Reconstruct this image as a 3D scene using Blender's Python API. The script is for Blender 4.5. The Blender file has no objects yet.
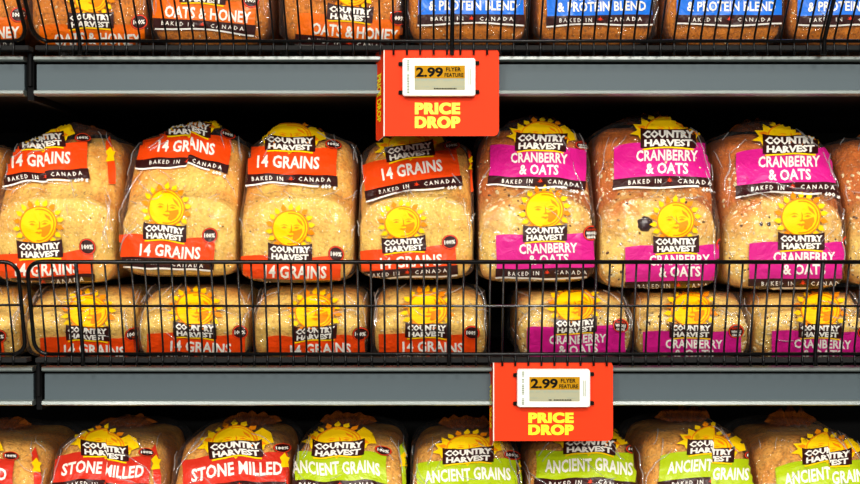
import bpy, bmesh, math, random
from mathutils import Vector, noise, Matrix
from mathutils.bvhtree import BVHTree

# ------------------------------------------------------------------ camera, world, lights, exposure
SC = bpy.context.scene
COL = SC.collection
D = 1.4                       # camera distance to the shelf front (1 px = 1 mm there)
CAMZ = 0.9                    # eye height above the lowest modelled deck level
CX, CY = 430.0, 242.0
cam_d = bpy.data.cameras.new('camera'); cam = bpy.data.objects.new('camera', cam_d); COL.objects.link(cam)
cam.location = (0, -D, CAMZ); cam.rotation_euler = (math.pi/2, 0, 0)
cam_d.sensor_width = 36; cam_d.lens = 36*D/0.86; cam_d.clip_start = 0.01
SC.camera = cam
SC.view_settings.view_transform = 'Standard'; SC.view_settings.look = 'None'
SC.view_settings.gamma = 1; SC.view_settings.use_curve_mapping = False
SC.view_settings.exposure = 0.18
SC.cycles.transparent_max_bounces = 16

w = bpy.data.worlds.new('store_surroundings'); SC.world = w; w.use_nodes = True
wn = w.node_tree.nodes; wl = w.node_tree.links
bg = wn['Background']; bg.inputs[1].default_value = 0.13
bg.inputs[0].default_value = (0.9, 0.88, 0.84, 1)

def area(name, loc, target, sx, sy, power, col):
    d = bpy.data.lights.new(name, 'AREA'); d.shape = 'RECTANGLE'; d.size = sx; d.size_y = sy
    d.energy = power; d.color = col
    o = bpy.data.objects.new(name, d); COL.objects.link(o); o.location = loc
    o.rotation_euler = (Vector(target)-Vector(loc)).to_track_quat('-Z', 'Y').to_euler()
    return o
for (yy, pw_) in ((-1.25, 15), (-2.9, 26), (-4.6, 50), (-7.0, 115), (-10.0, 190)):
    area('ceiling_strip_light', (0.15, yy, CAMZ+1.45), (0.1, yy*.35, CAMZ-0.3), 3.4, 0.14, pw_, (1, .965, .90))
area('aisle_spot_light', (0.7, -2.3, CAMZ+1.35), (0, 0, CAMZ-0.02), 0.16, 0.16, 16, (1, .95, .86))
area('aisle_spot_light', (-0.9, -2.3, CAMZ+1.35), (-.1, 0, CAMZ-0.02), 0.16, 0.16, 16, (1, .95, .86))

def P(px, py, y=0.0):
    k = (D+y)/D*0.001
    return Vector(((px-CX)*k, y, CAMZ+(CY-py)*k))

# ------------------------------------------------------------------ materials
def new_mat(name):
    m = bpy.data.materials.new(name); m.use_nodes = True
    nt = m.node_tree; b = nt.nodes['Principled BSDF']
    return m, nt, b
def lin(c):
    return tuple(((v/255)/12.92 if v/255 <= .04045 else (((v/255)+.055)/1.055)**2.4) for v in c)+(1,)
def simple(name, rgb, rough=.5, metal=0, coat=0, bump=0, bscale=80, spec=.5):
    m, nt, b = new_mat(name)
    b.inputs['Base Color'].default_value = lin(rgb); b.inputs['Roughness'].default_value = rough
    b.inputs['Metallic'].default_value = metal; b.inputs['Coat Weight'].default_value = coat
    b.inputs['Coat Roughness'].default_value = .12
    b.inputs['Specular IOR Level'].default_value = spec
    if bump:
        tc = nt.nodes.new('ShaderNodeTexCoord'); n = nt.nodes.new('ShaderNodeTexNoise')
        n.inputs['Scale'].default_value = bscale; n.inputs['Detail'].default_value = 3; n.inputs['Distortion'].default_value = 1.5
        bp = nt.nodes.new('ShaderNodeBump'); bp.inputs['Strength'].default_value = bump; bp.inputs['Distance'].default_value = .004
        nt.links.new(tc.outputs['Object'], n.inputs['Vector']); nt.links.new(n.outputs['Fac'], bp.inputs['Height'])
        nt.links.new(bp.outputs['Normal'], b.inputs['Normal']); nt.links.new(bp.outputs['Normal'], b.inputs['Coat Normal'])
    return m
def bread_mat(name, pale, crust, dark, seeds=.5, up=.35):
    m, nt, b = new_mat(name); L = nt.links; N = nt.nodes
    tc = N.new('ShaderNodeTexCoord')
    n1 = N.new('ShaderNodeTexNoise'); n1.inputs['Scale'].default_value = 22; n1.inputs['Detail'].default_value = 5; n1.inputs['Roughness'].default_value = .6
    n2 = N.new('ShaderNodeTexNoise'); n2.inputs['Scale'].default_value = 330; n2.inputs['Detail'].default_value = 3
    vo = N.new('ShaderNodeTexVoronoi'); vo.inputs['Scale'].default_value = 210
    sx = N.new('ShaderNodeSeparateXYZ')
    for n in (n1, n2, vo): L.new(tc.outputs['Object'], n.inputs['Vector'])
    L.new(tc.outputs['Object'], sx.inputs[0])
    mr = N.new('ShaderNodeMapRange'); mr.inputs[1].default_value = .05; mr.inputs[2].default_value = .13
    mr.inputs[3].default_value = -.26; mr.inputs[4].default_value = up
    ab = N.new('ShaderNodeMath'); ab.operation = 'ABSOLUTE'; L.new(sx.outputs['X'], ab.inputs[0])
    me = N.new('ShaderNodeMapRange'); me.inputs[1].default_value = .03; me.inputs[2].default_value = .062; me.inputs[4].default_value = .22
    L.new(ab.outputs[0], me.inputs[0])
    as_ = N.new('ShaderNodeMath'); as_.operation = 'ADD'; L.new(mr.outputs[0], as_.inputs[0]); L.new(me.outputs[0], as_.inputs[1])
    L.new(sx.outputs['Z'], mr.inputs[0])
    ad = N.new('ShaderNodeMath'); ad.operation = 'ADD'; L.new(n1.outputs['Fac'], ad.inputs[0]); L.new(as_.outputs[0], ad.inputs[1])
    cr = N.new('ShaderNodeValToRGB'); e = cr.color_ramp.elements
    e[0].position = .30; e[0].color = lin(pale); e[1].position = .60; e[1].color = lin(crust)
    L.new(ad.outputs[0], cr.inputs[0])
    # fine speckle
    cr2 = N.new('ShaderNodeValToRGB'); e = cr2.color_ramp.elements
    e[0].position = .36; e[0].color = (1,1,1,1); e[1].position = .50; e[1].color = (0,0,0,1)
    L.new(n2.outputs['Fac'], cr2.inputs[0])
    mx = N.new('ShaderNodeMix'); mx.data_type = 'RGBA'; mx.inputs['B'].default_value = lin(dark)
    ml = N.new('ShaderNodeMath'); ml.operation = 'MULTIPLY'; ml.inputs[1].default_value = seeds
    L.new(cr2.outputs[0], ml.inputs[0]); L.new(ml.outputs[0], mx.inputs['Factor']); L.new(cr.outputs[0], mx.inputs['A'])
    # light seed flecks from voronoi cells
    cr3 = N.new('ShaderNodeValToRGB'); e = cr3.color_ramp.elements
    e[0].position = .10; e[0].color = (1,1,1,1); e[1].position = .22; e[1].color = (0,0,0,1)
    L.new(vo.outputs['Distance'], cr3.inputs[0])
    mx2 = N.new('ShaderNodeMix'); mx2.data_type = 'RGBA'; mx2.inputs['B'].default_value = lin((240,215,150))
    ml2 = N.new('ShaderNodeMath'); ml2.operation = 'MULTIPLY'; ml2.inputs[1].default_value = .35
    L.new(cr3.outputs[0], ml2.inputs[0]); L.new(ml2.outputs[0], mx2.inputs['Factor']); L.new(mx.outputs['Result'], mx2.inputs['A'])
    L.new(mx2.outputs['Result'], b.inputs['Base Color'])
    b.inputs['Roughness'].default_value = .75
    bp = N.new('ShaderNodeBump'); bp.inputs['Strength'].default_value = .7; bp.inputs['Distance'].default_value = .002
    L.new(n2.outputs['Fac'], bp.inputs['Height']); L.new(bp.outputs[0], b.inputs['Normal'])
    return m
def film_mat(name, tint=(1,1,1,1), haze=.008, base=.045):
    m = bpy.data.materials.new(name); m.use_nodes = True; nt = m.node_tree; N = nt.nodes; L = nt.links
    N.clear(); out = N.new('ShaderNodeOutputMaterial')
    tr = N.new('ShaderNodeBsdfTransparent'); tr.inputs[0].default_value = tint
    gl = N.new('ShaderNodeBsdfGlossy'); gl.inputs['Roughness'].default_value = .055
    df = N.new('ShaderNodeBsdfDiffuse'); df.inputs[0].default_value = (.85,.85,.85,1) if name != 'printed_bag_tail_film' else (.8,.2,.03,1)
    tc = N.new('ShaderNodeTexCoord')
    mp = N.new('ShaderNodeMapping'); mp.inputs['Scale'].default_value = (1.3, .8, .7); mp.inputs['Rotation'].default_value = (.3, .5, .6)
    n = N.new('ShaderNodeTexNoise'); n.inputs['Scale'].default_value = 40; n.inputs['Detail'].default_value = 3.5; n.inputs['Distortion'].default_value = 2.2
    bp = N.new('ShaderNodeBump'); bp.inputs['Strength'].default_value = 1; bp.inputs['Distance'].default_value = .011
    L.new(tc.outputs['Object'], mp.inputs[0]); L.new(mp.outputs[0], n.inputs['Vector']); n2 = N.new('ShaderNodeTexNoise'); n2.noise_type = 'RIDGED_MULTIFRACTAL'; n2.inputs['Scale'].default_value = 19; n2.inputs['Detail'].default_value = 2.5
    n2.inputs['Distortion'].default_value = 1.2; L.new(mp.outputs[0], n2.inputs['Vector'])
    a2 = N.new('ShaderNodeMath'); a2.operation = 'MULTIPLY_ADD'; a2.inputs[1].default_value = .30
    L.new(n2.outputs['Fac'], a2.inputs[0]); L.new(n.outputs['Fac'], a2.inputs[2]); L.new(a2.outputs[0], bp.inputs['Height'])
    L.new(bp.outputs[0], gl.inputs['Normal'])
    lw = N.new('ShaderNodeLayerWeight'); lw.inputs[0].default_value = .32; L.new(bp.outputs[0], lw.inputs[1])
    ma = N.new('ShaderNodeMath'); ma.operation = 'MULTIPLY_ADD'; ma.inputs[1].default_value = .45; ma.inputs[2].default_value = base
    L.new(lw.outputs['Fresnel'], ma.inputs[0])
    m1 = N.new('ShaderNodeMixShader'); mh = N.new('ShaderNodeMath'); mh.operation = 'MULTIPLY_ADD'
    mh.inputs[1].default_value = .08; mh.inputs[2].default_value = haze; L.new(lw.outputs['Fresnel'], mh.inputs[0]); L.new(mh.outputs[0], m1.inputs[0])
    L.new(tr.outputs[0], m1.inputs[1]); L.new(df.outputs[0], m1.inputs[2])
    m2 = N.new('ShaderNodeMixShader'); L.new(ma.outputs[0], m2.inputs[0]); L.new(m1.outputs[0], m2.inputs[1]); L.new(gl.outputs[0], m2.inputs[2])
    L.new(m2.outputs[0], out.inputs[0])
    return m
M = {}
M['film'] = film_mat('clear_bag_film')
M['crease_glint'] = film_mat('film_crease_glint', (1,1,1,1), .26, .16)  # whitish haze stands in for highlights on the folded film
M['tail'] = film_mat('printed_bag_tail_film', (.75, .3, .10, 1), .3, .02)
M['bread_golden'] = bread_mat('golden_grain_bread', (255,210,104), (234,140,24), (168,88,16), .3, -.02)
M['bread_oat'] = bread_mat('oat_bread', (255,212,112), (204,106,26), (130,62,12), .25, .2)
M['bread_brown'] = bread_mat('brown_crust_bread', (250,190,88), (240,156,56), (136,68,14), .45, -.05)
M['bread_deep'] = bread_mat('deep_brown_bread', (224,130,14), (170,86,4), (84,34,3), .45)
def ink(name, rgb, rough=.35): return simple(name, rgb, rough, 0, .35, .35, 70)
M['orange_red'] = ink('orange_red_print', (242,70,10))
M['orange'] = ink('orange_print', (240,106,2))
M['red'] = ink('red_print', (214,48,28))
M['magenta'] = ink('magenta_print', (214,26,134))
M['lime'] = ink('lime_print', (176,198,12))
M['blue'] = ink('blue_print', (24,116,228))
M['brown'] = ink('dark_brown_print', (52,16,14))
M['white'] = simple('white_print', (246,240,228), .45, 0, .15)
M['yellow'] = simple('yellow_print', (255,204,0), .6, 0, 0, spec=.15)
M['sun_orange'] = simple('sun_orange_print', (246,138,4), .6, 0, 0, spec=.15)
M['leaf_red'] = simple('leaf_red_print', (236,60,24), .4)
M['oat'] = simple('oat_flake', (244,222,170), .8)
M['seed'] = simple('dark_seed', (92,56,24), .6)
M['berry'] = simple('dried_berry', (44,16,22), .35, 0, .2)
M['black_wire'] = simple('black_coated_wire', (6,6,7), .28, 0, 0, spec=.25)
M['black_gloss'] = simple('glossy_black_rail', (9,9,10), .12, 0, .8)
M['black_metal'] = simple('black_painted_steel', (6,6,7), .7, spec=.12)
M['black_panel'] = simple('black_back_panel', (5,5,5), .9)
M['rail_grey'] = simple('grey_rail_face', (64,78,84), .6, 0, 0, .02, 8)
M['rail_lip'] = simple('pale_rail_lip', (118,126,122), .35, .2, .2)
M['card'] = simple('orange_red_card', (226,56,16), .6, 0, 0, spec=.12)
M['card_edge'] = simple('white_card_edge', (245,235,225), .6)
M['card_yellow'] = simple('yellow_card_print', (246,232,0), .45)
M['case'] = simple('white_plastic_case', (244,243,236), .4)
M['amber'] = simple('amber_screen_area', (180,128,0), .6, spec=.1)
M['paper'] = simple('pale_screen_area', (166,164,136), .6, spec=.1)
M['screen_ink'] = simple('black_screen_ink', (8,7,4), .7, spec=.1)
M['grey_ink'] = simple('faint_grey_print', (150,160,140), .6)
M['floor'] = simple('store_floor', (120,116,108), .4)

# ------------------------------------------------------------------ object helpers
def link(name, mesh, parent=None, mats=(), smooth=False):
    for k in mats: mesh.materials.append(M[k])
    if smooth:
        mesh.polygons.foreach_set('use_smooth', [True]*len(mesh.polygons))
    o = bpy.data.objects.new(name, mesh); COL.objects.link(o)
    if parent: o.parent = parent
    return o
def mk(name, verts, faces, parent=None, mats=(), smooth=False, mi=None):
    me = bpy.data.meshes.new(name); me.from_pydata([tuple(v) for v in verts], [], faces)
    if mi: me.polygons.foreach_set('material_index', mi)
    me.update()
    return link(name, me, parent, mats, smooth)
def thing(name, loc, label, cat, group=None):
    o = bpy.data.objects.new(name, None); COL.objects.link(o); o.location = loc; o.empty_display_size = .02
    o['label'] = label; o['category'] = cat
    if group: o['group'] = group
    return o
class MB:
    def __init__(s): s.v = []; s.f = []; s.m = []
    def box(s, a, b, m=0):
        x0,y0,z0 = a; x1,y1,z1 = b; n = len(s.v)
        s.v += [(x0,y0,z0),(x1,y0,z0),(x1,y1,z0),(x0,y1,z0),(x0,y0,z1),(x1,y0,z1),(x1,y1,z1),(x0,y1,z1)]
        for q in ((0,3,2,1),(4,5,6,7),(0,1,5,4),(1,2,6,5),(2,3,7,6),(3,0,4,7)): s.f.append(tuple(n+i for i in q)); s.m.append(m)
    def tube(s, pts, r, seg=8, m=0):
        pts = [Vector(p) for p in pts]; n0 = len(s.v)
        up = Vector((.13, .97, .2)).normalized()
        for i, p in enumerate(pts):
            t = (pts[min(i+1, len(pts)-1)]-pts[max(i-1, 0)]).normalized()
            u = t.cross(up)
            if u.length < .05: u = t.cross(Vector((1,0,0)))
            u.normalize(); v = t.cross(u)
            for k in range(seg):
                a = 2*math.pi*k/seg; s.v.append(tuple(p+u*math.cos(a)*r+v*math.sin(a)*r))
        for i in range(len(pts)-1):
            for k in range(seg):
                a = n0+i*seg+k; b = n0+i*seg+(k+1) % seg
                s.f.append((a, b, b+seg, a+seg)); s.m.append(m)
        s.f.append(tuple(n0+k for k in range(seg))[::-1]); s.m.append(m)
        e = n0+(len(pts)-1)*seg; s.f.append(tuple(e+k for k in range(seg))); s.m.append(m)
    def prism(s, prof, x0, x1, m=0):      # prof: list of (y,z), extruded along x
        n0 = len(s.v); k = len(prof)
        s.v += [(x0,y,z) for y,z in prof]+[(x1,y,z) for y,z in prof]
        for i in range(k): s.f.append((n0+i, n0+(i+1)%k, n0+k+(i+1)%k, n0+k+i)); s.m.append(m)
        s.f.append(tuple(range(n0, n0+k))[::-1]); s.m.append(m); s.f.append(tuple(range(n0+k, n0+2*k))); s.m.append(m)
    def build(s, name, parent, mats, origin=(0,0,0), smooth=False):
        o = Vector(origin)
        return mk(name, [Vector(v)-o for v in s.v], s.f, parent, mats, smooth, s.m)

# ------------------------------------------------------------------ 2-D artwork (px units, y down), each item = (verts2d, tris)
def tri_subdiv(verts, faces, maxlen):
    bm = bmesh.new()
    vs = [bm.verts.new((x, y, 0)) for x, y in verts]
    for f in faces:
        try: bm.faces.new([vs[i] for i in f])
        except ValueError: pass
    bmesh.ops.triangulate(bm, faces=bm.faces[:])
    for _ in range(4):
        es = [e for e in bm.edges if e.calc_length() > maxlen]
        if not es: break
        bmesh.ops.subdivide_edges(bm, edges=es, cuts=1)
        bmesh.ops.triangulate(bm, faces=bm.faces[:])
    bm.verts.index_update()
    r = ([(v.co.x, v.co.y) for v in bm.verts], [tuple(v.index for v in f.verts) for f in bm.faces]); bm.free()
    return r
_tc = {}
def text2d(s, w, h, bold=.02, spacing=1.0, shear=0, sub=4.0, res=2, cap=True):
    """centred text, w x h px, y down"""
    key = (s, bold, spacing, shear, res)
    if key not in _tc:
        cu = bpy.data.curves.new('lettering', 'FONT'); cu.body = s; cu.offset = bold; cu.resolution_u = res
        cu.space_character = spacing; cu.shear = shear; cu.size = 1
        ob = bpy.data.objects.new('lettering_source', cu); COL.objects.link(ob)
        dg = bpy.context.evaluated_depsgraph_get(); dg.update()
        me = bpy.data.meshes.new_from_object(ob.evaluated_get(dg))
        vs = [(v.co.x, v.co.y) for v in me.vertices]; fs = [tuple(p.vertices) for p in me.polygons]
        bpy.data.objects.remove(ob); bpy.data.curves.remove(cu); bpy.data.meshes.remove(me)
        xs = [v[0] for v in vs]; ys = [v[1] for v in vs]
        x0, x1, y0, y1 = min(xs), max(xs), min(ys), max(ys)
        _tc[key] = ([((x-x0)/(x1-x0)-.5, -((y-y0)/(y1-y0)-.5)) for x, y in vs], fs)
    vs, fs = _tc[key]
    vs = [(x*w, y*h) for x, y in vs]
    return tri_subdiv(vs, fs, sub) if sub else (vs, [tuple(f) for f in fs])
def shift(a, dx, dy): return ([(x+dx, y+dy) for x, y in a[0]], a[1])
def rot(a, deg, cx=0, cy=0):
    c, s = math.cos(math.radians(deg)), math.sin(math.radians(deg))
    return ([(cx+(x-cx)*c-(y-cy)*s, cy+(x-cx)*s+(y-cy)*c) for x, y in a[0]], a[1])
def merge(*L):
    v = []; f = []
    for a in L:
        n = len(v); v += a[0]; f += [tuple(n+i for i in q) for q in a[1]]
    return (v, f)
def gridq(x0, x1, top, bot, nx=26, ny=8):
    v = []; f = []
    for j in range(ny+1):
        for i in range(nx+1):
            u = i/nx; x = x0+(x1-x0)*u; t = top(u); b = bot(u)
            v.append((x, t+(b-t)*j/ny))
    for j in range(ny):
        for i in range(nx):
            a = j*(nx+1)+i; f += [(a, a+1, a+nx+2), (a, a+nx+2, a+nx+1)]
    return (v, f)
def poly(pts, sub=4.0):
    return tri_subdiv(pts, [tuple(range(len(pts)))], sub)
def ellipse(cx, cy, rx, ry, n=20, sub=4): return poly([(cx+rx*math.cos(2*math.pi*i/n), cy+ry*math.sin(2*math.pi*i/n)) for i in range(n)], sub)
def arcband(cx, cy, r0, r1, a0, a1, n=12, ry=1):
    v = []; f = []
    for i in range(n+1):
        a = math.radians(a0+(a1-a0)*i/n)
        for r in (r0, r1): v.append((cx+r*math.cos(a), cy+r*math.sin(a)*ry))
    for i in range(n): f += [(2*i, 2*i+1, 2*i+3), (2*i, 2*i+3, 2*i+2)]
    return (v, f)
def leaf(cx, cy, r):
    pts = []
    R = [1, .35, .8, .3, .95, .35, .5, .3, .5, .35, .95, .3, .8, .35]
    for i, q in enumerate(R):
        a = -math.pi/2+2*math.pi*i/len(R); pts.append((cx+q*r*math.cos(a), cy+q*r*math.sin(a)))
    return ([(cx, cy)]+pts, [(0, i+1, (i+1) % len(R)+1) for i in range(len(R))])
def sun_art(cx, cy, r, sy=1.0):
    """returns (yellow, orange): disc with rays and a calm face"""
    Y = [ellipse(cx, cy, r, r*sy, 28, 4)]
    O = []
    n = 18
    for i in range(n):
        a = 2*math.pi*(i+.5)/n
        def pt(rr, da): return (cx+rr*math.cos(a+da), cy+rr*math.sin(a+da)*sy)
        ray = [pt(r*1.10, -.10), pt(r*1.28, -.12), pt(r*1.5, .03), pt(r*1.25, .13), pt(r*1.10, .08)]
        (Y if i % 3 else O).append(poly(ray, 4))
    O.append(arcband(cx, cy, r*.86, r*.93, -100, 100, 16, sy))
    O.append(arcband(cx, cy, r*1.0, r*1.07, 0, 360, 28, sy))
    S = lambda x, y: (cx+x*r, cy+y*r*sy)
    # eyes (lids and brows), nose line, lips, shaded cheek
    for sgn in (-1, 1):
        ex = .36*sgn
        O.append(poly([S(ex-.22, -.14), S(ex-.05, -.23), S(ex+.12, -.21), S(ex+.24, -.12), S(ex+.1, -.17), S(ex-.06, -.18)], 0+9))
        O.append(poly([S(ex-.17, -.03), S(ex, -.12), S(ex+.17, -.03), S(ex, .01)], 9))
    O.append(poly([S(.02, -.28), S(.1, -.1), S(.08, .1), S(.16, .2), S(.04, .25), S(-.1, .22), S(.02, .16), S(.03, -.05)], 9))
    O.append(poly([S(-.22, .40), S(-.06, .36), S(.02, .39), S(.1, .36), S(.26, .40), S(.04, .52)], 9))
    O.append(poly([S(.02, .18), S(.35, .12), S(.68, .0), S(.72, .22), S(.58, .52), S(.32, .72), S(.14, .66), S(.28, .44), S(.2, .28)], 5))
    O.append(poly([S(.34, -.62), S(.62, -.42), S(.76, -.12), S(.62, -.22), S(.42, -.4)], 9))
    return merge(*Y), merge(*O)

# ------------------------------------------------------------------ loaf geometry
NCOL = 72
def sgnpow(v, p): return math.copysign(abs(v)**p, v)
def outline(a, h, n=2.5, m=5.0):
    c = h*.46; out = []
    for i in range(NCOL):
        ph = 2*math.pi*i/NCOL
        cs, sn = math.cos(ph), math.sin(ph)
        e = n if sn >= 0 else m
        x = a*sgnpow(cs, 2/e); z = c+(h-c if sn >= 0 else c)*sgnpow(sn, 2/e)
        out.append((x, z))
    return out, c
def loaf_rows(W, hf, hc, sd, Ln, inset, taper=False, n0=2.8, n1=3.2, dip=.0015):
    """list of rows of (x,y,z, side, rowpos)"""
    a = W/2-inset; rows = []
    R = .020; hf -= inset; hc -= inset
    base, c = outline(a, hf, n0)
    for k in range(1, 13):                    # rounded heel end, from its middle outwards
        r = math.sin(math.pi/2*k/12) if k < 12 else 1
        y = R*(1-(1-r**3.2)**(1/3.2))+inset*(1-k/12)
        rows.append([(x*r, y, c+(z-c)*r+0) for x, z in base])
    nb = 34
    for k in range(1, nb+1):
        t = k/nb; y = R+(Ln-R)*t
        s = min(1, (y-R)/sd); g = math.sin(s*math.pi/2)**.9
        h = hf+(hc-hf)*g-dip*math.exp(-((s-.10)/.09)**2)
        s2 = max(0, (t-.72)/.28)
        aa = a*(1-.03*t)
        sc = 1-(.75 if taper else .45)*s2**2.4
        o, c2 = outline(aa*sc, (h)*(1-(.35 if taper else .15)*s2**2), n0+(n1-n0)*g)
        rows.append([(x, y, z+(.0 if not taper else .02*s2**2)) for x, z in o])
    return rows
def loaf_mesh(rows, disp, seed, inset):
    vs = []; fs = []
    c0 = sum((Vector(p) for p in rows[0]), Vector())/NCOL
    vs.append(c0+Vector((0, -.0002, 0)))
    for r in rows: vs += [Vector(p) for p in r]
    c1 = sum((Vector(p) for p in rows[-1]), Vector())/NCOL; vs.append(c1)
    nr = len(rows)
    idx = lambda r, i: 1+r*NCOL+i % NCOL
    for i in range(NCOL): fs.append((0, idx(0, i), idx(0, i+1)))
    for r in range(nr-1):
        for i in range(NCOL): fs.append((idx(r, i), idx(r+1, i), idx(r+1, i+1), idx(r, i+1)))
    for i in range(NCOL): fs.append((idx(nr-1, i+1), idx(nr-1, i), len(vs)-1))
    me = bpy.data.meshes.new('tmp'); me.from_pydata([tuple(v) for v in vs], [], fs); me.update()
    nrm = [v.normal.copy() for v in me.vertices]; bpy.data.meshes.remove(me)
    out = [v+nrm[i]*disp(v, nrm[i]) if v.z > .002 or True else v for i, v in enumerate(vs)]
    for v in out:
        if v.z < inset*.5: v.z = inset*.5
    return out, fs

CAM = Vector((0, -D, CAMZ))
VAR = {
 'grain':  dict(ban='orange_red', lines=['14 GRAINS'], bread='bread_golden', badge='100%', oats=50),
 'cran':   dict(ban='magenta', lines=['CRANBERRY', '& OATS'], bread='bread_oat', badge='WHOLE', oats=260),
 'honey':  dict(ban='orange', lines=['OATS & HONEY'], bread='bread_deep', badge='100%', oats=60),
 'protein':dict(ban='blue', lines=['WHOLE GRAIN', '& PROTEIN BLEND'], bread='bread_deep', badge='WHOLE', oats=40),
 'stone':  dict(ban='red', lines=['STONE MILLED'], bread='bread_brown', badge='100%', oats=30),
 'ancient':dict(ban='lime', lines=['ANCIENT GRAINS'], bread='bread_brown', badge='100%', oats=80),
}
def make_loaf(cx, base, wpx, ftop, crest, kind, label, group, front, top, y0=.006, sd=.075, Ln=.27,
              seed=0, tail=True, frot=0, trot=0, fs=1.0, ts=1.0, fsy=1.0, tsy=1.0, warp=1.0, sunr=15.5, berries=(), split=0, xl=None, xr=None, nn=(2.8, 3.2), zmax=None, under=.16, side=False):
    V = VAR[kind]; rnd = random.Random(seed)
    k = (D+y0)/D*.001
    loc = P(cx, base, y0)
    W = wpx*k; hf = (base-ftop)*k
    zc = CAMZ+(CY-crest)*(D+y0+sd)/D*.001; hc = zc-loc.z
    root = thing('bread_loaf', loc, label, 'bread', group)
    so = Vector((seed*3.17, seed*1.31, seed*.77))
    # film skin
    def fdisp(v, n):
        q = v+so
        d = noise.noise(q*22)*.0020
        rg = 1-abs(noise.noise(Vector((q.x*45+q.z*18, q.y*38, q.z*40-q.x*22)))*2)
        side = max(0, abs(n.x)-.45)/.55
        d += (.0010+.0016*math.exp(-((v.z-hf)/.014)**2))*max(0, rg)**3
        d += side*(.0012+.0042*max(0, noise.noise(Vector((q.x*20, q.y*70, q.z*28)))+.15))
        if v.z < .012: d *= .2
        return d
    pk = .013 if tail else 0; hb = hc-pk*(1.2 if kind in ('stone', 'ancient') else .95); pxo = rnd.uniform(-.006, .006)+((top[0]-cx)*.6*k if top else 0)
    frows = loaf_rows(W, hf, hb+.001, sd, Ln, 0, True, nn[0], nn[1])
    fv, ff = loaf_mesh(frows, fdisp, seed, 0)
    if tail:                                  # the film gathers into a crumpled peak over the crust
        for v in fv:
            s_ = min(1, max(0, (v.y-.030)/.045)); s_ = s_*s_*(3-2*s_)
            f_ = max(0, v.z/hb-.62)/.38
            e_ = math.exp(-((v.x-pxo)/.030)**4)+.35*noise.noise(Vector((v.x*70+seed, v.y*8, 2)))*math.exp(-((v.x-pxo)/.045)**2)
            v.z += pk*s_*f_*e_*max(0, 1-max(0, v.y-.13)/.09)
    xl = W*.5 if xl is None else xl*k; xr = W*.5 if xr is None else xr*k
    def clampx(vs, m):
        for v in vs:
            lo, hi = -xl+m, xr-m
            if v.x < lo: v.x = lo+.0004*noise.noise(v*90)
            if v.x > hi: v.x = hi+.0004*noise.noise(v*90)
            if zmax is not None and v.z > zmax-loc.z-m: v.z = zmax-loc.z-m
    def tuck(vs):                             # the heel face draws back towards its base
        for v in vs:
            if v.y < .06: v.y += under*max(0, hf*.62-v.z)*(1-max(0, v.y)/.06)
    tuck(fv)
    clampx(fv, .0022)
    bvh = BVHTree.FromPolygons(fv, ff)
    def bdisp(v, n):
        q = v+so
        return -.0008+noise.noise(q*30)*.0018+noise.noise(q*90)*.0009+noise.noise(q*230)*.0004
    brows = loaf_rows(W-.002, hf, hb+(.002 if tail else 0), sd*.95, Ln-.035, .003, False, nn[0]+.2, nn[1]+.8, .001)
    
    bv, bf = loaf_mesh(brows, bdisp, seed+50, .0035)
    tuck(bv); clampx(bv, .0034)
    bread = mk('bread', bv, bf, root, (V['bread'],), True)
    bag = mk('bag', fv, ff, root, ('film',), True)
    # oat flakes and seeds lying on the crust: uncountable crumbs, one object each loaf
    bb = BVHTree.FromPolygons(bv, bf)
    ov = []; of = []; om = []
    for i in range(int(V['oats']*1.6)):
        x = rnd.uniform(-W*.48, W*.48); z = rnd.uniform(.012, hb)
        if kind != 'cran' and rnd.random() < .35: z = rnd.uniform(hf*.8, hb)
        h = bb.ray_cast(Vector((x, -.1, z)), Vector((0, 1, -.25)).normalized())
        if h[0] is None: continue
        nn = h[1] if h[1].y < 0 or h[1].z > 0 else -h[1]
        t = nn.orthogonal().normalized(); t.rotate(Matrix.Rotation(rnd.uniform(0, 6.28), 3, nn)); b = nn.cross(t)
        r = rnd.uniform(.0009, .0023)*(1.3 if kind == 'cran' else .85); m = 0 if rnd.random() < .8 else 1
        if m: r *= .7
        n0 = len(ov); ov.append(h[0]+nn*.0011)
        for j in range(6):
            a = j*math.pi/3; q = rnd.uniform(.8, 1.1)
            ov.append(h[0]+nn*.0001+t*math.cos(a)*r*q+b*math.sin(a)*r*.68*q)
        for j in range(6): of.append((n0, n0+1+j, n0+1+(j+1) % 6)); om.append(m)
    o = mk('oat_flakes', ov, of, bread, ('oat', 'seed'), False, om); o['kind'] = 'stuff'
    for (bx, by, br) in berries:
        d = (P(bx, by, 0)-CAM).normalized(); h = bb.ray_cast(CAM-loc, d)
        if h[0] is None: continue
        bm = bmesh.new(); bmesh.ops.create_icosphere(bm, subdivisions=3, radius=br*.001)
        for v in bm.verts:
            v.co *= 1+.28*noise.noise(v.co*420+so); v.co.y *= .4; v.co += h[0]-Vector((0, .0006, 0))
        me = bpy.data.meshes.new('berry'); bm.to_mesh(me); bm.free(); link('berry', me, root, ('berry',), True)
    # printed artwork, laid on the film
    org = CAM-loc
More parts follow.
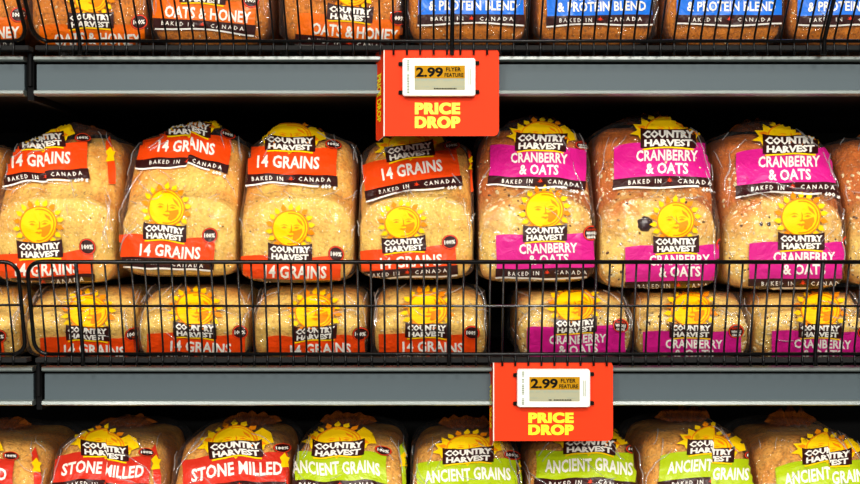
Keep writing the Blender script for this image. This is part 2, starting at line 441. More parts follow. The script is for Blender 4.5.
    def lay(name, art, off, parent, mats, mi=None, maxy=.20, whole=False):
        vs, fs_ = art; hit = []
        for (px, py) in vs:
            d = (P(px, py, 0)-CAM).normalized()
            h = bvh.ray_cast(org, d)
            if h[0] is None or h[0].y > maxy: hit.append(None)
            else:
                n = h[1]
                if n.dot(d) > 0: n = -n
                hit.append(h[0]+(n-d*.6).normalized()*off)
        keep = [(i, f) for i, f in enumerate(fs_) if all(hit[j] is not None for j in f)
                and max(hit[j].y for j in f)-min(hit[j].y for j in f) < .03]
        if whole and keep:            # keep the largest connected piece only
            par = {}
            def find(a):
                while par.setdefault(a, a) != a: a = par[a]
                return a
            for i, f in keep:
                r0 = find(f[0])
                for j in f[1:]:
                    r1 = find(j)
                    if r1 != r0: par[r1] = r0
            cnt = {}
            for i, f in keep: cnt[find(f[0])] = cnt.get(find(f[0]), 0)+1
            best = max(cnt, key=cnt.get); keep = [(i, f) for i, f in keep if find(f[0]) == best]
        used = {}; nv = []; nf = []; nm = []
        for i, f in keep:
            q = []
            for j in f:
                if j not in used: used[j] = len(nv); nv.append(hit[j])
                q.append(used[j])
            if (nv[q[1]]-nv[q[0]]).cross(nv[q[2]]-nv[q[0]]).dot(nv[q[0]]-org) > 0: q.reverse()
            nf.append(tuple(q)); nm.append(mi[i] if mi else 0)
        if not nf: return None
        return mk(name, nv, nf, parent, mats, False, nm)
    def plate(cx_, cy_, w_, h_):
        # waisted dark plate with flared ends
        return gridq(cx_-w_/2, cx_+w_/2, lambda u: cy_-h_/2-1.2*(2*u-1)**2*1.2-(.8 if u < .03 or u > .97 else 0),
                     lambda u: cy_+h_/2+.6-1.2*(2*u-1)**2, 14, 5)
    A = rnd.uniform(-1, 1)*1.3*warp; ph = rnd.uniform(0, 6)
    def xf(art, ox, oy, s, sy, r, bend, wamp, pleat=0):
        c, sn = math.cos(math.radians(r)), math.sin(math.radians(r)); out = []
        for x, y in art[0]:
            x *= s; y *= s*sy
            if pleat:
                q = min(1, max(0, (x-1)/3)); q = q*q*(3-2*q)
                y += pleat*q*(1-max(0, x-4)/90)-abs(pleat)*.012*min(0, x)-2
                x -= 2.5*q
            y += bend*(x/50)**2 + wamp*math.sin(x*.085+ph)+ (wamp*.5)*math.sin(x*.21+ph*2)
            x += .6*wamp*math.sin(y*.16+ph)
            out.append((ox+x*c-y*sn, oy+x*sn+y*c))
        return (out, art[1])
    nl = len(V['lines'])
    def panel(ox, oy, s, sy, r, bend, wamp, which):
        f = which == 'front'
        X = lambda a: xf(a, ox, oy, s, sy, r, bend, wamp, 0 if f else split)
        x0, x1 = (-49, 51) if f else (-51, 47)
        yb = (36 if nl == 2 else 26) if f else (35 if nl == 2 else 30)
        bt = (1 if nl == 2 else 4) if f else 4
        ban = lay(which+'_banner', X(gridq(x0, x1, lambda u: bt-1.5*math.sin(u*9), lambda u: yb, 40, 10)), .0005, root, (V['ban'],))
        if not ban: return
        lw = {'14 GRAINS': 62, 'CRANBERRY': 58, '& OATS': 40, 'OATS & HONEY': 82, 'WHOLE GRAIN': 62, '& PROTEIN BLEND': 84,
              'STONE MILLED': 84, 'ANCIENT GRAINS': 84}
        arts = []
        for i, ln in enumerate(V['lines']):
            hh = 10.5 if nl == 2 else 12.5
            yc = (15+11.8*i if nl == 2 else 18.5) if f else (15.5+12.3*i if nl == 2 else 18)
            arts.append(shift(text2d(ln, lw[ln], hh, .03, 1.04), (6 if nl == 1 else 3) if f else -1, yc))
        lay(which+'_lettering', X(merge(*arts)), .0011, ban, ('white',))
        # origin strip
        st = lay(which+'_origin_strip', X(gridq(x0-1, x1+1, lambda u: yb, lambda u: yb+9.5+1.2*math.sin(u*7+ph), 40, 3)), .0006, root, ('brown',), whole=True)
        if st:
            t1 = shift(text2d('BAKED IN', 31, 4.2, .015, 1.5, 0, 4, 1), -22, yb+4.8)
            t2 = shift(text2d('CANADA', 32, 4.2, .015, 1.6, 0, 4, 1), 25, yb+4.8)
            lf = leaf(1.5, yb+4.4, 3.4); tt = merge(t1, t2); a = merge(tt, lf)
            lay(which+'_strip_lettering', X(a), .0010, st, ('white', 'leaf_red'), [0]*len(tt[1])+[1]*len(lf[1]))
            line = gridq(x0-1, x1-(18 if not f else 0), lambda u: yb+9.3+1.2*math.sin(u*7+ph), lambda u: yb+11+1.2*math.sin(u*7+ph), 30, 1)
            lay(which+'_white_line', X(line), .0009, root, ('white',), whole=True)
            if not f: lay('weight_lettering', X(shift(text2d('600 g', 15, 5, .04, 1, 0, 4, 1), x1-8, yb+12)), .0010, st, ('white',))
        # sun
        if f:
            ys, os_ = sun_art(0, -25, sunr, 1.0)
        else:
            ys, os_ = sun_art(0, -8.5, 20, .6)
            wing = [poly([(sg*x, y) for x, y in ((4,-8),(16,-15),(25,-20),(25,-14),(33,-15),(29,-9),(36,-6),(28,-4),(26,0),(6,2))], 4) for sg in (-1, 1)]
            ys = merge(ys, *wing)
        n1 = len(ys[1]); sa = merge(ys, os_)
        # orange details sit a hair above the yellow
        s1 = lay(which+'_sun_emblem', X(ys), .0008, root, ('yellow',))
        if s1: lay('sun_face', X(os_), .0012, s1, ('sun_orange',))
        # logo plate
        pw, phh = (44, 16) if f else ((52, 17.5) if nl == 2 else (50, 14.5))
        pl = lay(which+'_logo_plate', X(plate(0, 0, pw, phh)), .0013, root, ('brown',))
        if pl:
            q = phh/19.5
            l1 = shift(text2d('COUNTRY', pw-4, 8.4*q, .05, .96, 0, 4, 1), 0, -4.6*q)
            l2 = shift(text2d('HARVEST', pw-7, 7.6*q, .045, .96, 0, 4, 1), 0, 4.4*q)
            lay(which+'_logo_lettering', X(merge(l1, l2)), .0018, pl, ('white',))
            lay(which+'_logo_underline', X(gridq(-pw*.46, pw*.46, lambda u: phh/2+.4-1.5*math.sin(u*3.14), lambda u: phh/2+1.9-1.5*math.sin(u*3.14), 12, 1)), .0016, root, ('yellow',))
        # round badge
        bx, by, rx, ry = (46, 0, 8.2, 8.2) if f else (43, -1, 8.5, 4.6)
        b1 = lay(which+'_badge', X(merge(ellipse(bx, by, rx, ry, 18, 5))), .0009, root, ('brown',))
        if b1:
            ring = arcband(bx, by, rx*.82, rx*.95, 0, 360, 20, ry/rx)
            if V['badge'] == '100%': tt = shift(text2d('100%', rx*1.35, ry*.62, .04, 1, 0, 5, 1), bx, by)
            else: tt = merge(shift(text2d('WHOLE', rx*1.25, ry*.42, .04, 1, 0, 5, 1), bx, by), shift(text2d('GRAINS', rx*1.1, ry*.38, .03, 1, 0, 5, 1), bx, by+ry*.5))
            q = merge(tt, ring)
            if V['badge'] != '100%': q = merge(q, shift(text2d('MADE WITH', rx*1.05, ry*.25, .02, 1, 0, 5, 1), bx, by-ry*.45))
            mi = [0]*len(tt[1])+[1]*(len(q[1])-len(tt[1]))
            lay(which+'_badge_lettering', X(q), .0014, b1, ('white', 'leaf_red'), mi)
    if front: panel(front[0], front[1], fs, fsy, frot, rnd.uniform(-.5, .8), A*.5, 'front')
    if top: panel(top[0], top[1], ts, tsy, trot, rnd.uniform(1.5, 3.5), A, 'top')
    if side:
        ex = cx+wpx*.5-1; ty_ = (top[1] if top else crest+12)
        pts = [(ex-9, ty_-2), (ex-5, ty_-8), (ex-2, ty_+4), (ex+1, ty_+24), (ex+1, ty_+40), (ex-6, ty_+40), (ex-7, ty_+20)]
        sp = lay('side_banner', poly(pts, 3), .0006, root, (V['ban'],))
        if sp: lay('side_sun_ray', poly([(ex-9, ty_+8), (ex-4, ty_+3), (ex-2, ty_+7), (ex+1, ty_+8), (ex-1, ty_+12), (ex, ty_+17), (ex-4, ty_+14), (ex-9, ty_+18), (ex-7, ty_+12)], 3), .0011, sp, ('yellow',))
    # film creases as pale ribbons, their white glints put into the colour
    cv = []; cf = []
    def crease_glint(x0, z0, ang, ln, wd):
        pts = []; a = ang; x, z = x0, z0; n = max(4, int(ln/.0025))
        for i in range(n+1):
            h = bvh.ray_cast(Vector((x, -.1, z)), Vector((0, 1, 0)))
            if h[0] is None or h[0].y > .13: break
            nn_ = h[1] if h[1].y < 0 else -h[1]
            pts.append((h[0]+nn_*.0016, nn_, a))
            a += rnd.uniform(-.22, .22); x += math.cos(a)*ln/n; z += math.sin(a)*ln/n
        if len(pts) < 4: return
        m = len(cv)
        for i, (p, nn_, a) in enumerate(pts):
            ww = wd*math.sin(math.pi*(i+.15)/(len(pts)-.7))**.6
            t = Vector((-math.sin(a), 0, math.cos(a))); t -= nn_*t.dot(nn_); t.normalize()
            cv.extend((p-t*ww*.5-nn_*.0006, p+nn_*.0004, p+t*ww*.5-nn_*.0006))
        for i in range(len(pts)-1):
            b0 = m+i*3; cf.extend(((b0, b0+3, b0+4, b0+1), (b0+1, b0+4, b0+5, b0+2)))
    for i in range(6):                      # short fold glints around the shoulder of the heel
        crease_glint(rnd.uniform(-W*.42, W*.42), hf+rnd.uniform(-.012, .010), rnd.choice((0, .5, -.5, 2.6))+rnd.uniform(-.4, .4), rnd.uniform(.010, .034), rnd.uniform(.0008, .0018))
    for sg in (-1, 1):                      # long fold glints down the side seams
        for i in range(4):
            crease_glint(sg*W*rnd.uniform(.43, .475), rnd.uniform(.02, hb*.9), math.pi/2+rnd.uniform(-.25, .25), rnd.uniform(.018, .06), rnd.uniform(.0008, .0022))
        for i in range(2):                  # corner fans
            crease_glint(sg*W*rnd.uniform(.28, .42), hb*rnd.uniform(.82, .95), math.pi/2+sg*rnd.uniform(.3, .9), rnd.uniform(.012, .03), rnd.uniform(.0008, .0016))
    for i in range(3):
        crease_glint(rnd.uniform(-W*.4, W*.4), rnd.uniform(.02, hf*.9), rnd.uniform(0, 3.14), rnd.uniform(.006, .022), rnd.uniform(.0006, .0012))
    if cf: mk('film_crease_glints', cv, cf, bag, ('crease_glint',), True)['kind'] = 'stuff'
    # gathered bag tail rising behind the crest, printed dark red
    if tail:
        tv = []; tf = []; n = 22; m = 7
        tw = W*rnd.uniform(.34, .42); th = rnd.uniform(.003, .009); cxo = pxo
        for j in range(m+1):
            for i in range(n+1):
                u = i/n; v = j/m
                jag = .55+.45*abs(noise.noise(Vector((u*5+seed, 3, 1))))*1.8
                x = cxo+(u-.5)*tw*(.75+.5*v); y = Ln*.38+.006*math.sin(u*22+seed)+.018*v
                tv.append((x, y, hc-.010+(th+.010)*v*jag*(1-.8*(2*u-1)**4)))
        for j in range(m):
            for i in range(n):
                a = j*(n+1)+i; tf.append((a, a+1, a+n+2, a+n+1))
        mk('bag_tail', tv, tf, root, ('tail',), True)
    return root

# ------------------------------------------------------------------ shelving (the setting and the shelf units)
def structure(name, mb, mats):
    o = mb.build(name, None, mats); o['kind'] = 'structure'; return o
b = MB(); b.box((-1.6, .50, CAMZ-1.3), (1.6, .53, CAMZ+.9)); structure('wall_back', b, ('black_panel',))
b = MB(); b.box((-3, -4, CAMZ-1.32), (3, .53, CAMZ-1.30)); structure('floor', b, ('floor',))

XL, XR = -.62, .62
def zof(py, y): return P(0, py, y).z
def shelf(pyf, label_bits, gap=(33.5, 43), deck_py=None, lab_y='middle'):
    """pyf: pixel row of the fascia's top lip"""
    yf = -.012
    k = (D+yf)/D*.001
    gx0, gx1 = (gap[0]-CX)*k, (gap[1]-CX)*k
    for side, (x0, x1) in enumerate(((XL-.1, gx0), (gx1, XR+.1))):
        where = label_bits[side]
        t = thing('bakery_shelf', ((x0+x1)/2, 0, zof(pyf+40, yf)), where, 'shelf')
        og = t.location
        z = lambda dy: zof(pyf+dy, yf)
        b = MB()
        b.prism([(yf+.003, z(8)), (yf+.0029, z(22)), (yf+.003, z(35)), (yf+.012, z(35)), (yf+.012, z(8))], x0+.001, x1-.001)
        rail = b.build('price_rail', t, ('rail_grey',), og)
        b = MB()
        b.prism([(yf-.002, z(.3)), (yf-.005, z(1.2)), (yf-.005, z(4)), (yf-.002, z(5.5)), (yf+.010, z(5.5)), (yf+.010, z(.3))], x0, x1)
        b.build('rail_top_lip', rail, ('rail_lip',), og)
        b = MB()
        b.prism([(yf+.001, z(34)), (yf-.004, z(35)), (yf-.005, z(38)), (yf-.001, z(39.5)), (yf+.010, z(39.5)), (yf+.010, z(34))], x0, x1)
        b.build('rail_bottom_lip', rail, ('rail_lip',), og)
        b = MB(); b.box((x0, yf+.010, z(38)), (x1, .49, z(6))); b.build('shelf_deck', t, ('black_metal',), og)
        # low wire grid lying on the deck
        b = MB(); n = int((x1-x0)/.026)
        for i in range(n+1):
            xx = x0+.004+(x1-x0-.008)*i/max(1, n)
            b.tube([(xx, .0, z(4.2)), (xx, .46, z(4.2))], .0014, 5)
        for yy in (.002, .15, .30, .45): b.tube([(x0+.002, yy, z(4.2)-.0012), (x1-.002, yy, z(4.2)-.0012)], .0016, 5)
        b.build('deck_wires', t, ('black_wire',), og)['kind'] = 'stuff'
    # cantilever bracket in the gap
    zt = zof(pyf-3, yf); zb = zof(pyf+44, yf)
    b = MB(); b.box((gx0+.002, yf+.004, zb), (gx1-.002, .48, zt-.004)); b.tube([((gx0+gx1)/2, yf+.001, zt), ((gx0+gx1)/2, yf+.001, zof(pyf+30, yf))], .0026, 8)
    o = b.build('shelf_bracket', None, ('black_metal',), (0, 0, 0)); o['label'] = label_bits[2]; o['category'] = 'bracket'
SH = [
 (-254, ['short grey shelf end at the left, above the top bread row', 'long grey shelf above the top bread row', 'black bracket in the gap of the shelf above the top row']),
 (56,   ['short grey shelf end at the left under the top bread row', 'long grey-railed shelf carrying the orange and blue labelled loaves', 'black bracket in the rail gap at the left of the upper shelf rail']),
 (366,  ['short grey shelf end at the left under the middle bread rows', 'long grey-railed shelf carrying the stacked orange and pink labelled loaves', 'black bracket in the rail gap at the left of the lower shelf rail']),
 (585,  ['short grey shelf end at the left under the bottom bread row', 'long grey-railed shelf carrying the red and lime labelled loaves', 'black bracket in the rail gap under the bottom bread row']),
]
for i, (pf, bits) in enumerate(SH):
    shelf(pf, bits, gap=(24.5, 35) if i < 2 else (33.5, 43))
b = MB(); b.box((-.42, .475, CAMZ-1.29), (-.38, .499, CAMZ+.9))
o = b.build('shelf_upright', None, ('black_metal',)); o['label'] = 'black slotted upright post behind the rail gaps at the left'; o['category'] = 'post'

# ------------------------------------------------------------------ wire fences
wire_cache = {}
def fence(px0, px1, pyt, pym, pyb, pyend, lean, spacing, phase, label, group, supports=(), cornl=False, cornr=False, mids=True):
    yb = -.030; yt = yb-lean
    zt = zof(pyt, yt); zb = zof(pyb, yb); ze = zof(pyend, yb)
    kb = (D+yb)/D*.001
    X0, X1 = (px0-CX)*kb, (px1-CX)*kb
    root = thing('wire_fence', ((X0+X1)/2, yb, zb), label, 'fence', group); og = root.location
    H = zt-zb
    at = lambda x, t: Vector((x, yb+(yt-yb)*t, zb+H*t))
    R = .013
    # outer frame with rounded corners
    pts = []
    def arc(cx, ct, a0, a1):
        for i in range(7):
            a = math.radians(a0+(a1-a0)*i/6); pts.append(at(cx+R*math.cos(a), ct+R*math.sin(a)/H))
    r = R/H
    if cornl: arc(X0+R, r, 270, 180); arc(X0+R, 1-r, 180, 90)
    else: pts.append(at(X0, 1))
    if cornr: arc(X1-R, 1-r, 90, 0); arc(X1-R, r, 0, -90)
    else: pts.append(at(X1, 1))
    b = MB(); b.tube(pts, .0021, 8); b.build('top_frame', root, ('black_wire',), og, True)
    if cornl or cornr:
        pass
    b = MB(); b.tube([at(X0+(R if cornl else 0), 0), at(X1-(R if cornr else 0), 0)], .0018, 8); b.build('bottom_rail', root, ('black_wire',), og, True)
    if mids:
        tm = 1-(zt-zof(pym, yb+(yt-yb)*.52))/H
        p0, p1 = at(X0+.001, tm), at(X1-.001, tm)
        b = MB(); b.tube([p0, p1], .0013, 8); b.build('middle_rail', root, ('black_gloss',), og, True)
    # base bar and its skirt below the fence
    b = MB(); b.box((X0, yb+.001, zof(pyb+8.5, yb)), (X1, yb+.019, zof(pyb+4.2, yb))); b.build('base_bar', root, ('black_panel',), og)
    # vertical wires: identical meshes, one object per wire
    key = (pyt, lean)
    if key not in wire_cache:
        b = MB(); o0 = at(0, 0)
        b.tube([at(0, 1)+Vector((0, .0022, 0)), at(0, .06)+Vector((0, .0024, 0)), at(0, 0)+Vector((0, .0005, -.001)), Vector((0, yb-.0005, (zb+ze)/2)), Vector((0, yb-.001, ze))], .00105, 6)
        me = bpy.data.meshes.new('vertical_wire'); me.from_pydata([tuple(Vector(v)-o0) for v in b.v], [], b.f); me.update()
        me.materials.append(M['black_wire']); me.polygons.foreach_set('use_smooth', [True]*len(me.polygons))
        wire_cache[key] = me
    me = wire_cache[key]
    px = phase
    while px < px1-3:
        if px > px0+6:
            near = any(abs(px-s) < 3 for s in supports)
            x = (px-CX)*kb
            if not near:
                o = bpy.data.objects.new('vertical_wire', me); COL.objects.link(o); o.parent = root; o.location = (x-og.x, 0, 0)
        px += spacing
    for s in supports:
        x = (s-CX)*kb
        b = MB(); b.tube([at(x, 1), at(x, .03), at(x, 0)+Vector((0, -.001, -.002)), Vector((x, yb-.001, ze))], .0021, 8)
        b.build('support_rod', root, ('black_wire',), og, True)
    return root

LEAN_M, LEAN_T = .028, .075
G = 'black wire fences along the shelf fronts'
fence(35, 960, 262, 306, 354, 366, LEAN_M, 13.05, 45.5, 'long black wire fence in front of the stacked orange and pink labelled loaves', G,
      supports=(83, 449, 815), cornl=True)
fence(-90, 26, 262, 305, 354, 366, LEAN_M, 13.05, -78, 'black wire fence section cut by the left edge, by the stacked loaves', G, cornr=True)
fence(35, 960, -54, -5, 41, 55, LEAN_T, 13.35, 46.5, 'long black wire fence in front of the top row of loaves', G,
      supports=(80, 452, 824), cornl=True)
fence(-90, 28, -54, -5, 41, 55, LEAN_T, 13.35, -80, 'black wire fence section cut by the left edge, by the top row', G, cornr=True)

# ------------------------------------------------------------------ price signs
def rrect(x0, y0, x1, y1, r, n=6, sub=0, corners=(1,1,1,1)):
    pts = []
    for (cx_, cy_, a0, on) in ((x1-r, y0+r, -90, corners[1]), (x1-r, y1-r, 0, corners[2]), (x0+r, y1-r, 90, corners[3]), (x0+r, y0+r, 180, corners[0])):
        if on:
            for i in range(n+1):
                a = math.radians(a0+90*i/n); pts.append((cx_+r*math.cos(a), cy_+r*math.sin(a)))
        else: pts.append((x1 if cx_ > (x0+x1)/2 else x0, y1 if cy_ > (y0+y1)/2 else y0))
    return pts
def slab(name, pts, yfront, thick, parent, mats, og, bevel=0):
    """pts in px, front face at depth yfront"""
    n = len(pts); f = [P(x, y, yfront) for x, y in pts]
    if bevel:
        c = sum(f, Vector())/n; fi = [p+(c-p).normalized()*bevel for p in f]
        vs = fi+[p+Vector((0, bevel, 0)) for p in f]+[p+Vector((0, thick, 0)) for p in f]; L = 3
    else: vs = f+[p+Vector((0, thick, 0)) for p in f]; L = 2
    fs = [tuple(range(n))]; mi = [0]
    for l in range(L-1):
        for i in range(n):
            j = (i+1) % n; fs.append((l*n+i, (l+1)*n+i, (l+1)*n+j, l*n+j)); mi.append(min(1, len(mats)-1) if not bevel else 0)
    fs.append(tuple(range((L-1)*n, L*n))[::-1]); mi.append(0)
    return mk(name, [v-og for v in vs], fs, parent, mats, False, mi)
def flat(name, art, y, parent, mats, og, mi=None):
    vs, fs_ = art
    pv = [P(a, b_, y)-og for a, b_ in vs]; out = []
    for f in fs_:
        f = list(f)
        if (pv[f[1]]-pv[f[0]]).cross(pv[f[2]]-pv[f[0]]).y > 0: f.reverse()
        out.append(tuple(f))
    return mk(name, pv, out, parent, mats, False, mi)
def rect(x0, y0, x1, y1): return ([(x0,y0),(x1,y0),(x1,y1),(x0,y1)], [(0,1,2,3)])
def sign(x0, y0, x1, y1, flapx, label, seed, tx0, ty1, ty2, lh, edx, edy):
    yf = -.0275
    t = thing('price_sign', P((x0+x1)/2, y1, yf), label, 'sign', 'red price signs on the shelf rails'); og = t.location
    card = slab('sign_card', rrect(x0, y0, x1, y1, 6, corners=(0,1,1,0)), yf, .0008, t, ('card', 'card_edge'), og)
    # left flap folded back towards the rail
    A = [P(x0, y0, yf), P(x0, y1, yf)]; yb = yf+.020
    B = [P(flapx, y0+6, yb), P(flapx, y1+4, yb)]; B2 = [P(flapx+3, y0+1, yb-.003), P(flapx+2, y1+5, yb-.003)]
    th = Vector((-.0006, .0004, 0))
    v = [A[0], A[1], B2[1], B[1], B[0], B2[0]]; v = v+[p-th for p in v]; n = 6
    fs_ = [tuple(range(n)), tuple(range(n, 2*n))[::-1]]+[(i, n+i, n+(i+1) % n, (i+1) % n) for i in range(n)]
    flap = mk('folded_flap', [p-og for p in v], fs_, t, ('card', 'card_edge'), False, [0, 0]+[1]*n)
    # white edge line along the fold
    b = MB(); b.tube([P(x0, y0+1, yf-.0002), P(x0, y1, yf-.0002)], .0005, 5); b.build('fold_edge', t, ('card_edge',), og)
    # lettering on the flap (runs downward)
    tx = text2d('PRICE DROP', 1, 1, .03, 1, 0, 0, 2); tv = []
    for (u, w_) in tx[0]:
        s_ = .25+.5*(w_+.5); q = (A[0]*(1-s_)+B[0]*s_); q2 = (A[1]*(1-s_)+B[1]*s_)
        tv.append(q+(q2-q)*(.27+.55*(u+.5))+Vector((-.0009, -.0006, 0))-og)
    fl2 = [tuple(f) for f in tx[1]]
    mk('flap_lettering', tv, fl2, flap, ('card_yellow',))
    a = [shift(text2d(wd, 44.2, lh, .03, 1.12, 0, 0, 6), tx0+q, yy+q2) for q in (-.6, 0, .6) for q2 in (-.3, .3) for wd, yy in (('PRICE', ty1), ('DROP', ty2))]
    V3 = []; F3 = []
    for i, q in enumerate(a):
        n = len(V3); V3 += [P(x_, y_, yf-.0003-.00005*i)-og for x_, y_ in q[0]]
        F3 += [tuple(n+j for j in (f if (V3[n+f[1]]-V3[n+f[0]]).cross(V3[n+f[2]]-V3[n+f[0]]).y < 0 else f[::-1])) for f in q[1]]
    mk('card_lettering', V3, F3, card, ('card_yellow',))
    # electronic price label
    dx, dy = edx, edy
    Q = lambda a_, b_, c_, d_: (a_+dx, b_+dy, c_+dx, d_+dy)
    case = slab('display_case', rrect(*Q(402.5, 58, 475.5, 96), 2.5, 4), yf-.009, .0085, t, ('case',), og, bevel=.0012)
    yd = yf-.0092
    slab('display_screen', rrect(*Q(414.5, 65.5, 465, 90), .8, 2), yd-.0001, .0002, case, ('paper',), og)
    flat('display_band', rect(*Q(414.5, 65.5, 465, 78.2)), yd-.0004, case, ('amber',), og)
    T = [shift(text2d('2.99', 27, 9.8, .035, 1.0, 0, 0, 6), 429.5+dx, 72.2+dy), shift(text2d('FLYER', 15, 4.0, .03, 1.05, 0, 0, 3), 453.5+dx, 69.3+dy),
         shift(text2d('FEATURE', 19, 4.0, .03, 1.05, 0, 0, 3), 454+dx, 75.0+dy)]
    flat('display_lettering', merge(*T), yd-.0007, case, ('screen_ink',), og)
    rr = random.Random(seed); L = []
    def dashes(xa, xb, y, h, p=.75):
        x = xa
        while x < xb:
            w_ = rr.uniform(.7, 1.4)
            if rr.random() < p: L.append(rect(x+dx, y+dy, x+w_+dx, y+h+dy))
            x += w_+.45
    dashes(415.5, 464, 79.6, 1.3); dashes(415.5, 440, 86, .9); dashes(452, 464, 86, .9)
    y = 60
    while y < 93:
        h = rr.uniform(.5, 1.6)
        if rr.random() < .8: L.append(rect(407+dx, y+dy, 409.5+dx, y+h+dy))
        y += h+.5
    L.append(rect(468.5+dx, 69+dy, 469.3+dx, 85+dy)); L.append(rect(470.1+dx, 69+dy, 470.9+dx, 85+dy))
    flat('faint_print', merge(*L), yd-.0004, case, ('grey_ink',), og)
    L = []
    dashes(434, 456, 88, 1.3, .95)
    flat('fine_print', merge(*L), yd-.0004, case, ('screen_ink',), og)
    for (a_, b_) in ((398.5, 62), (398.5, 90.5), (474.5, 61), (474.5, 90)):
        slab('mounting_clip', rrect(*Q(a_, b_, a_+4.8, b_+3.6), .6, 2), yf-.003, .003, t, ('screen_ink',), og)
sign(384, 48, 499, 136, 376, 'red folded price sign hanging from the upper shelf rail, above the orange labelled loaves', 3, 437.5, 108.5, 122.3, 11.3, 0, 0)
sign(493.5, 361, 613, 441, 489.5, 'red folded price sign hanging from the lower shelf rail, in front of lime labelled loaves', 4, 551, 417.8, 429.8, 10, 114.8, 311.4)

# ------------------------------------------------------------------ the loaves
GT = 'bagged loaves on the top shelf'; GU = 'loaves on top of the stack on the middle shelf'
GL = 'loaves at the bottom of the stack on the middle shelf'; GB = 'bagged loaves on the bottom shelf'
loaf = make_loaf
# middle shelf, upper layer
UP = [
 (-74, 283, 131, 'grain', 'loaf with orange-red label mostly cut off by the left edge, upper layer', dict(front=(-80, 245), top=(-80, 145), seed=1)),
 (51, 284, 124, 'grain', 'first whole orange-red labelled loaf from the left edge, upper layer of the stack', dict(side=True, front=(40, 250), top=(43, 144), seed=2, split=-2, frot=-3, trot=-3, ts=.98, fs=1.03, sunr=17)),
 (178, 277, 122, 'grain', 'orange-red labelled loaf with a crumpled twisted top logo, upper layer of the stack', dict(front=(165, 233), top=(190, 133), seed=3, split=-4, frot=3, trot=7, ts=.95, fs=.98, warp=2.4, sunr=17.5)),
 (296, 283, 124, 'grain', 'upright orange-red labelled loaf with flat straight label, left of the upper price sign', dict(front=(290, 253), top=(290, 144), seed=4, frot=1, trot=1, sunr=17)),
 (416, 280, 128, 'grain', 'orange-red labelled loaf partly hidden below the upper price sign', dict(side=True, front=(404, 245), top=(410, 152), seed=5, frot=-4, trot=-9, ts=.98, fsy=.9, sunr=17)),
 (537, 283, 116, 'cran', 'pink labelled loaf with its label bulging, just right of the upper price sign', dict(front=(545, 234), top=(541, 143), seed=6, frot=-1, trot=3, ts=.98, fsy=.95, warp=1.5, sunr=18)),
 (660, 289, 113, 'cran', 'pink labelled loaf with a dark berry left of its sun emblem', dict(front=(676, 245), top=(668, 139), seed=7, frot=-1, trot=0, ts=1.06, fs=1.04, fsy=.95, warp=.4, berries=[(645, 224, 7.5), (627, 203, 1.5)], sunr=17)),
 (788, 290, 120, 'cran', 'pink labelled loaf nearest the right edge among whole ones, upper layer', dict(front=(801, 242), top=(790, 145), seed=8, frot=0, trot=-1, ts=1.06, fs=1.06, fsy=.95, warp=.8, berries=[(834, 196, 3), (761, 224, 2), (769, 224, 2)], sunr=17.5)),
 (913, 288, 126, 'cran', 'loaf cut off by the right edge, upper layer, only its seeded side in view', dict(front=(935, 240), top=(935, 140), seed=9))]
LO = [
 (-40, 'grain', -46, 335, 'orange-red labelled loaf cut off by the left edge, lower layer behind the short fence'),
 (76, 'grain', 88, 334, 'orange-red labelled loaf behind the left end of the long fence, lower layer, leftmost'),
 (190, 'grain', 195, 331, 'second orange-red labelled loaf from the left behind the long fence, lower layer'),
 (308, 'grain', 315, 333, 'third orange-red labelled loaf from the left behind the long fence, lower layer'),
 (430, 'grain', 427, 331, 'rightmost orange-red labelled loaf in the lower layer, left of the dark gap'),
 (576, 'cran', 575, 326, 'pink labelled loaf in the lower layer right above the lower price sign'),
 (696, 'cran', 691, 331, 'second pink labelled loaf from the left in the lower layer'),
 (814, 'cran', 820, 331, 'pink labelled loaf in the lower layer at the right, beside the edge one'),
 (932, 'cran', 938, 331, 'pink labelled loaf cut off by the right edge, lower layer')]
TP = [
 (-42, 'honey', -30, 15, 0, 'orange labelled loaf cut off by the left edge on the top shelf'),
 (85, 'honey', 91, 21, 0, 'orange labelled loaf whose dark logo sits low, leftmost whole one on the top shelf'),
 (209, 'honey', 203, -4, 4, 'orange labelled loaf with lettering high and tilted, second whole one on the top shelf'),
 (340, 'honey', 350, 14, 5, 'orange labelled loaf on the top shelf beside the first blue labelled one'),
 (468, 'protein', 470, -20, 0, 'blue labelled loaf on the top shelf above the upper price sign, leftmost blue one'),
 (597, 'protein', 598, -19, -1, 'second blue labelled loaf from the left on the top shelf'),
 (727, 'protein', 728, -19, 0, 'third blue labelled loaf from the left on the top shelf'),
 (852, 'protein', 849, -19, 0, 'blue labelled loaf cut off by the right edge on the top shelf')]
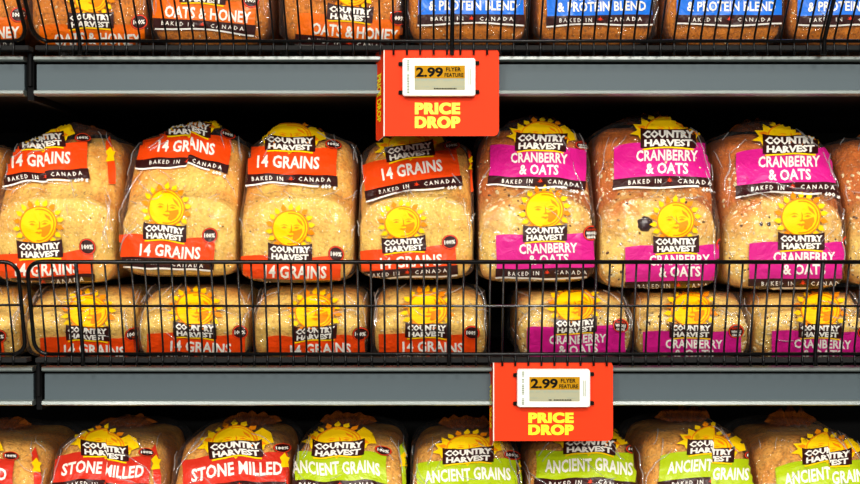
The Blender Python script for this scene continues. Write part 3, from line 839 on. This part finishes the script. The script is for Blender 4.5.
BT = [
 (-22, 424, 'stone', -33, 455, 2, 1.0, 'red labelled loaf cut off by the left edge on the bottom shelf'),
 (98, 422, 'stone', 106, 452, 2, 1.0, 'red labelled loaf with a creased logo on the bottom shelf, leftmost whole one'),
 (226, 421, 'stone', 236, 450, -4, 1.08, 'red labelled loaf on the bottom shelf beside the lime labelled ones'),
 (348, 421, 'ancient', 338, 449, 1, 1.04, 'lime labelled loaf on the bottom shelf next to the red labelled one'),
 (467, 424, 'ancient', 468, 456, -2, 1.02, 'lime labelled loaf at the left of the lower price sign, bottom shelf'),
 (586, 422, 'ancient', 590, 447, 2, 1.04, 'lime labelled loaf partly hidden by the lower price sign'),
 (704, 417, 'ancient', 712, 449, 4, 1.0, 'lime labelled loaf with a tall folded top, right of the lower price sign'),
 (824, 421, 'ancient', 828, 456, -3, 1.04, 'lime labelled loaf at the right end of the bottom shelf, cut by the frame')]
def spans(cs, wmax=130):
    """half widths left and right so that neighbours touch but do not overlap"""
    out = []
    for i, c in enumerate(cs):
        l = (c-cs[i-1])/2 if i else wmax/2
        r = (cs[i+1]-c)/2 if i < len(cs)-1 else wmax/2
        out.append((min(l, wmax/2), min(r, wmax/2)))
    return out
for (cx, base, crest, kind, lab, kw), (l, r) in zip(UP, spans([u[0] for u in UP])):
    loaf(cx, base, l+r+3, 192, crest, kind, lab, xl=l, xr=r, group=GU, nn=(3.2, 5.0), **kw)
zl = min(P(0, u[1], .006).z for u in UP)-.0015
for i, ((cx, kind, fx, fy, lab), (l, r)) in enumerate(zip(LO, spans([u[0] for u in LO], 120))):
    zz = min(P(0, u[1], .006).z for u in UP if abs(u[0]-cx) < 118)-.0015
    loaf(cx, 361, l+r+2, 306, 284, kind, lab, front=(fx, fy), top=None, seed=20+i, frot=-1+((i*37) % 5)*.6, fs=.98, fsy=.86,
         warp=2.0, sunr=19, xl=l, xr=r, group=GL, sd=.05, Ln=.26, tail=False, nn=(3.0, 4.2), zmax=zz, under=.6)
for i, ((cx, kind, fx, fy, r_, lab), (l, r)) in enumerate(zip(TP, spans([u[0] for u in TP]))):
    loaf(cx, 44, l+r-2, -60, -110, kind, lab, front=(fx, fy), top=None, seed=40+i, frot=r_, fs=1.05, fsy=.9, warp=.8, xl=l, xr=r,
         group=GT, tail=False, y0=.012, sd=.07, nn=(4, 3))
for i, ((cx, crest, kind, tx, ty, r_, s_, lab), (l, r)) in enumerate(zip(BT, spans([u[0] for u in BT]))):
    loaf(cx, 583, l+r+2, 490, crest,  kind, lab, front=None, top=(tx, ty), seed=60+i, split=[0, 3, 0, 0, 0, 0, 9, 6][i], trot=r_, ts=s_, warp=1.6, xl=l, xr=r,
         group=GB, y0=.004, nn=(3.2, 4.6), sd=.06, side=True)
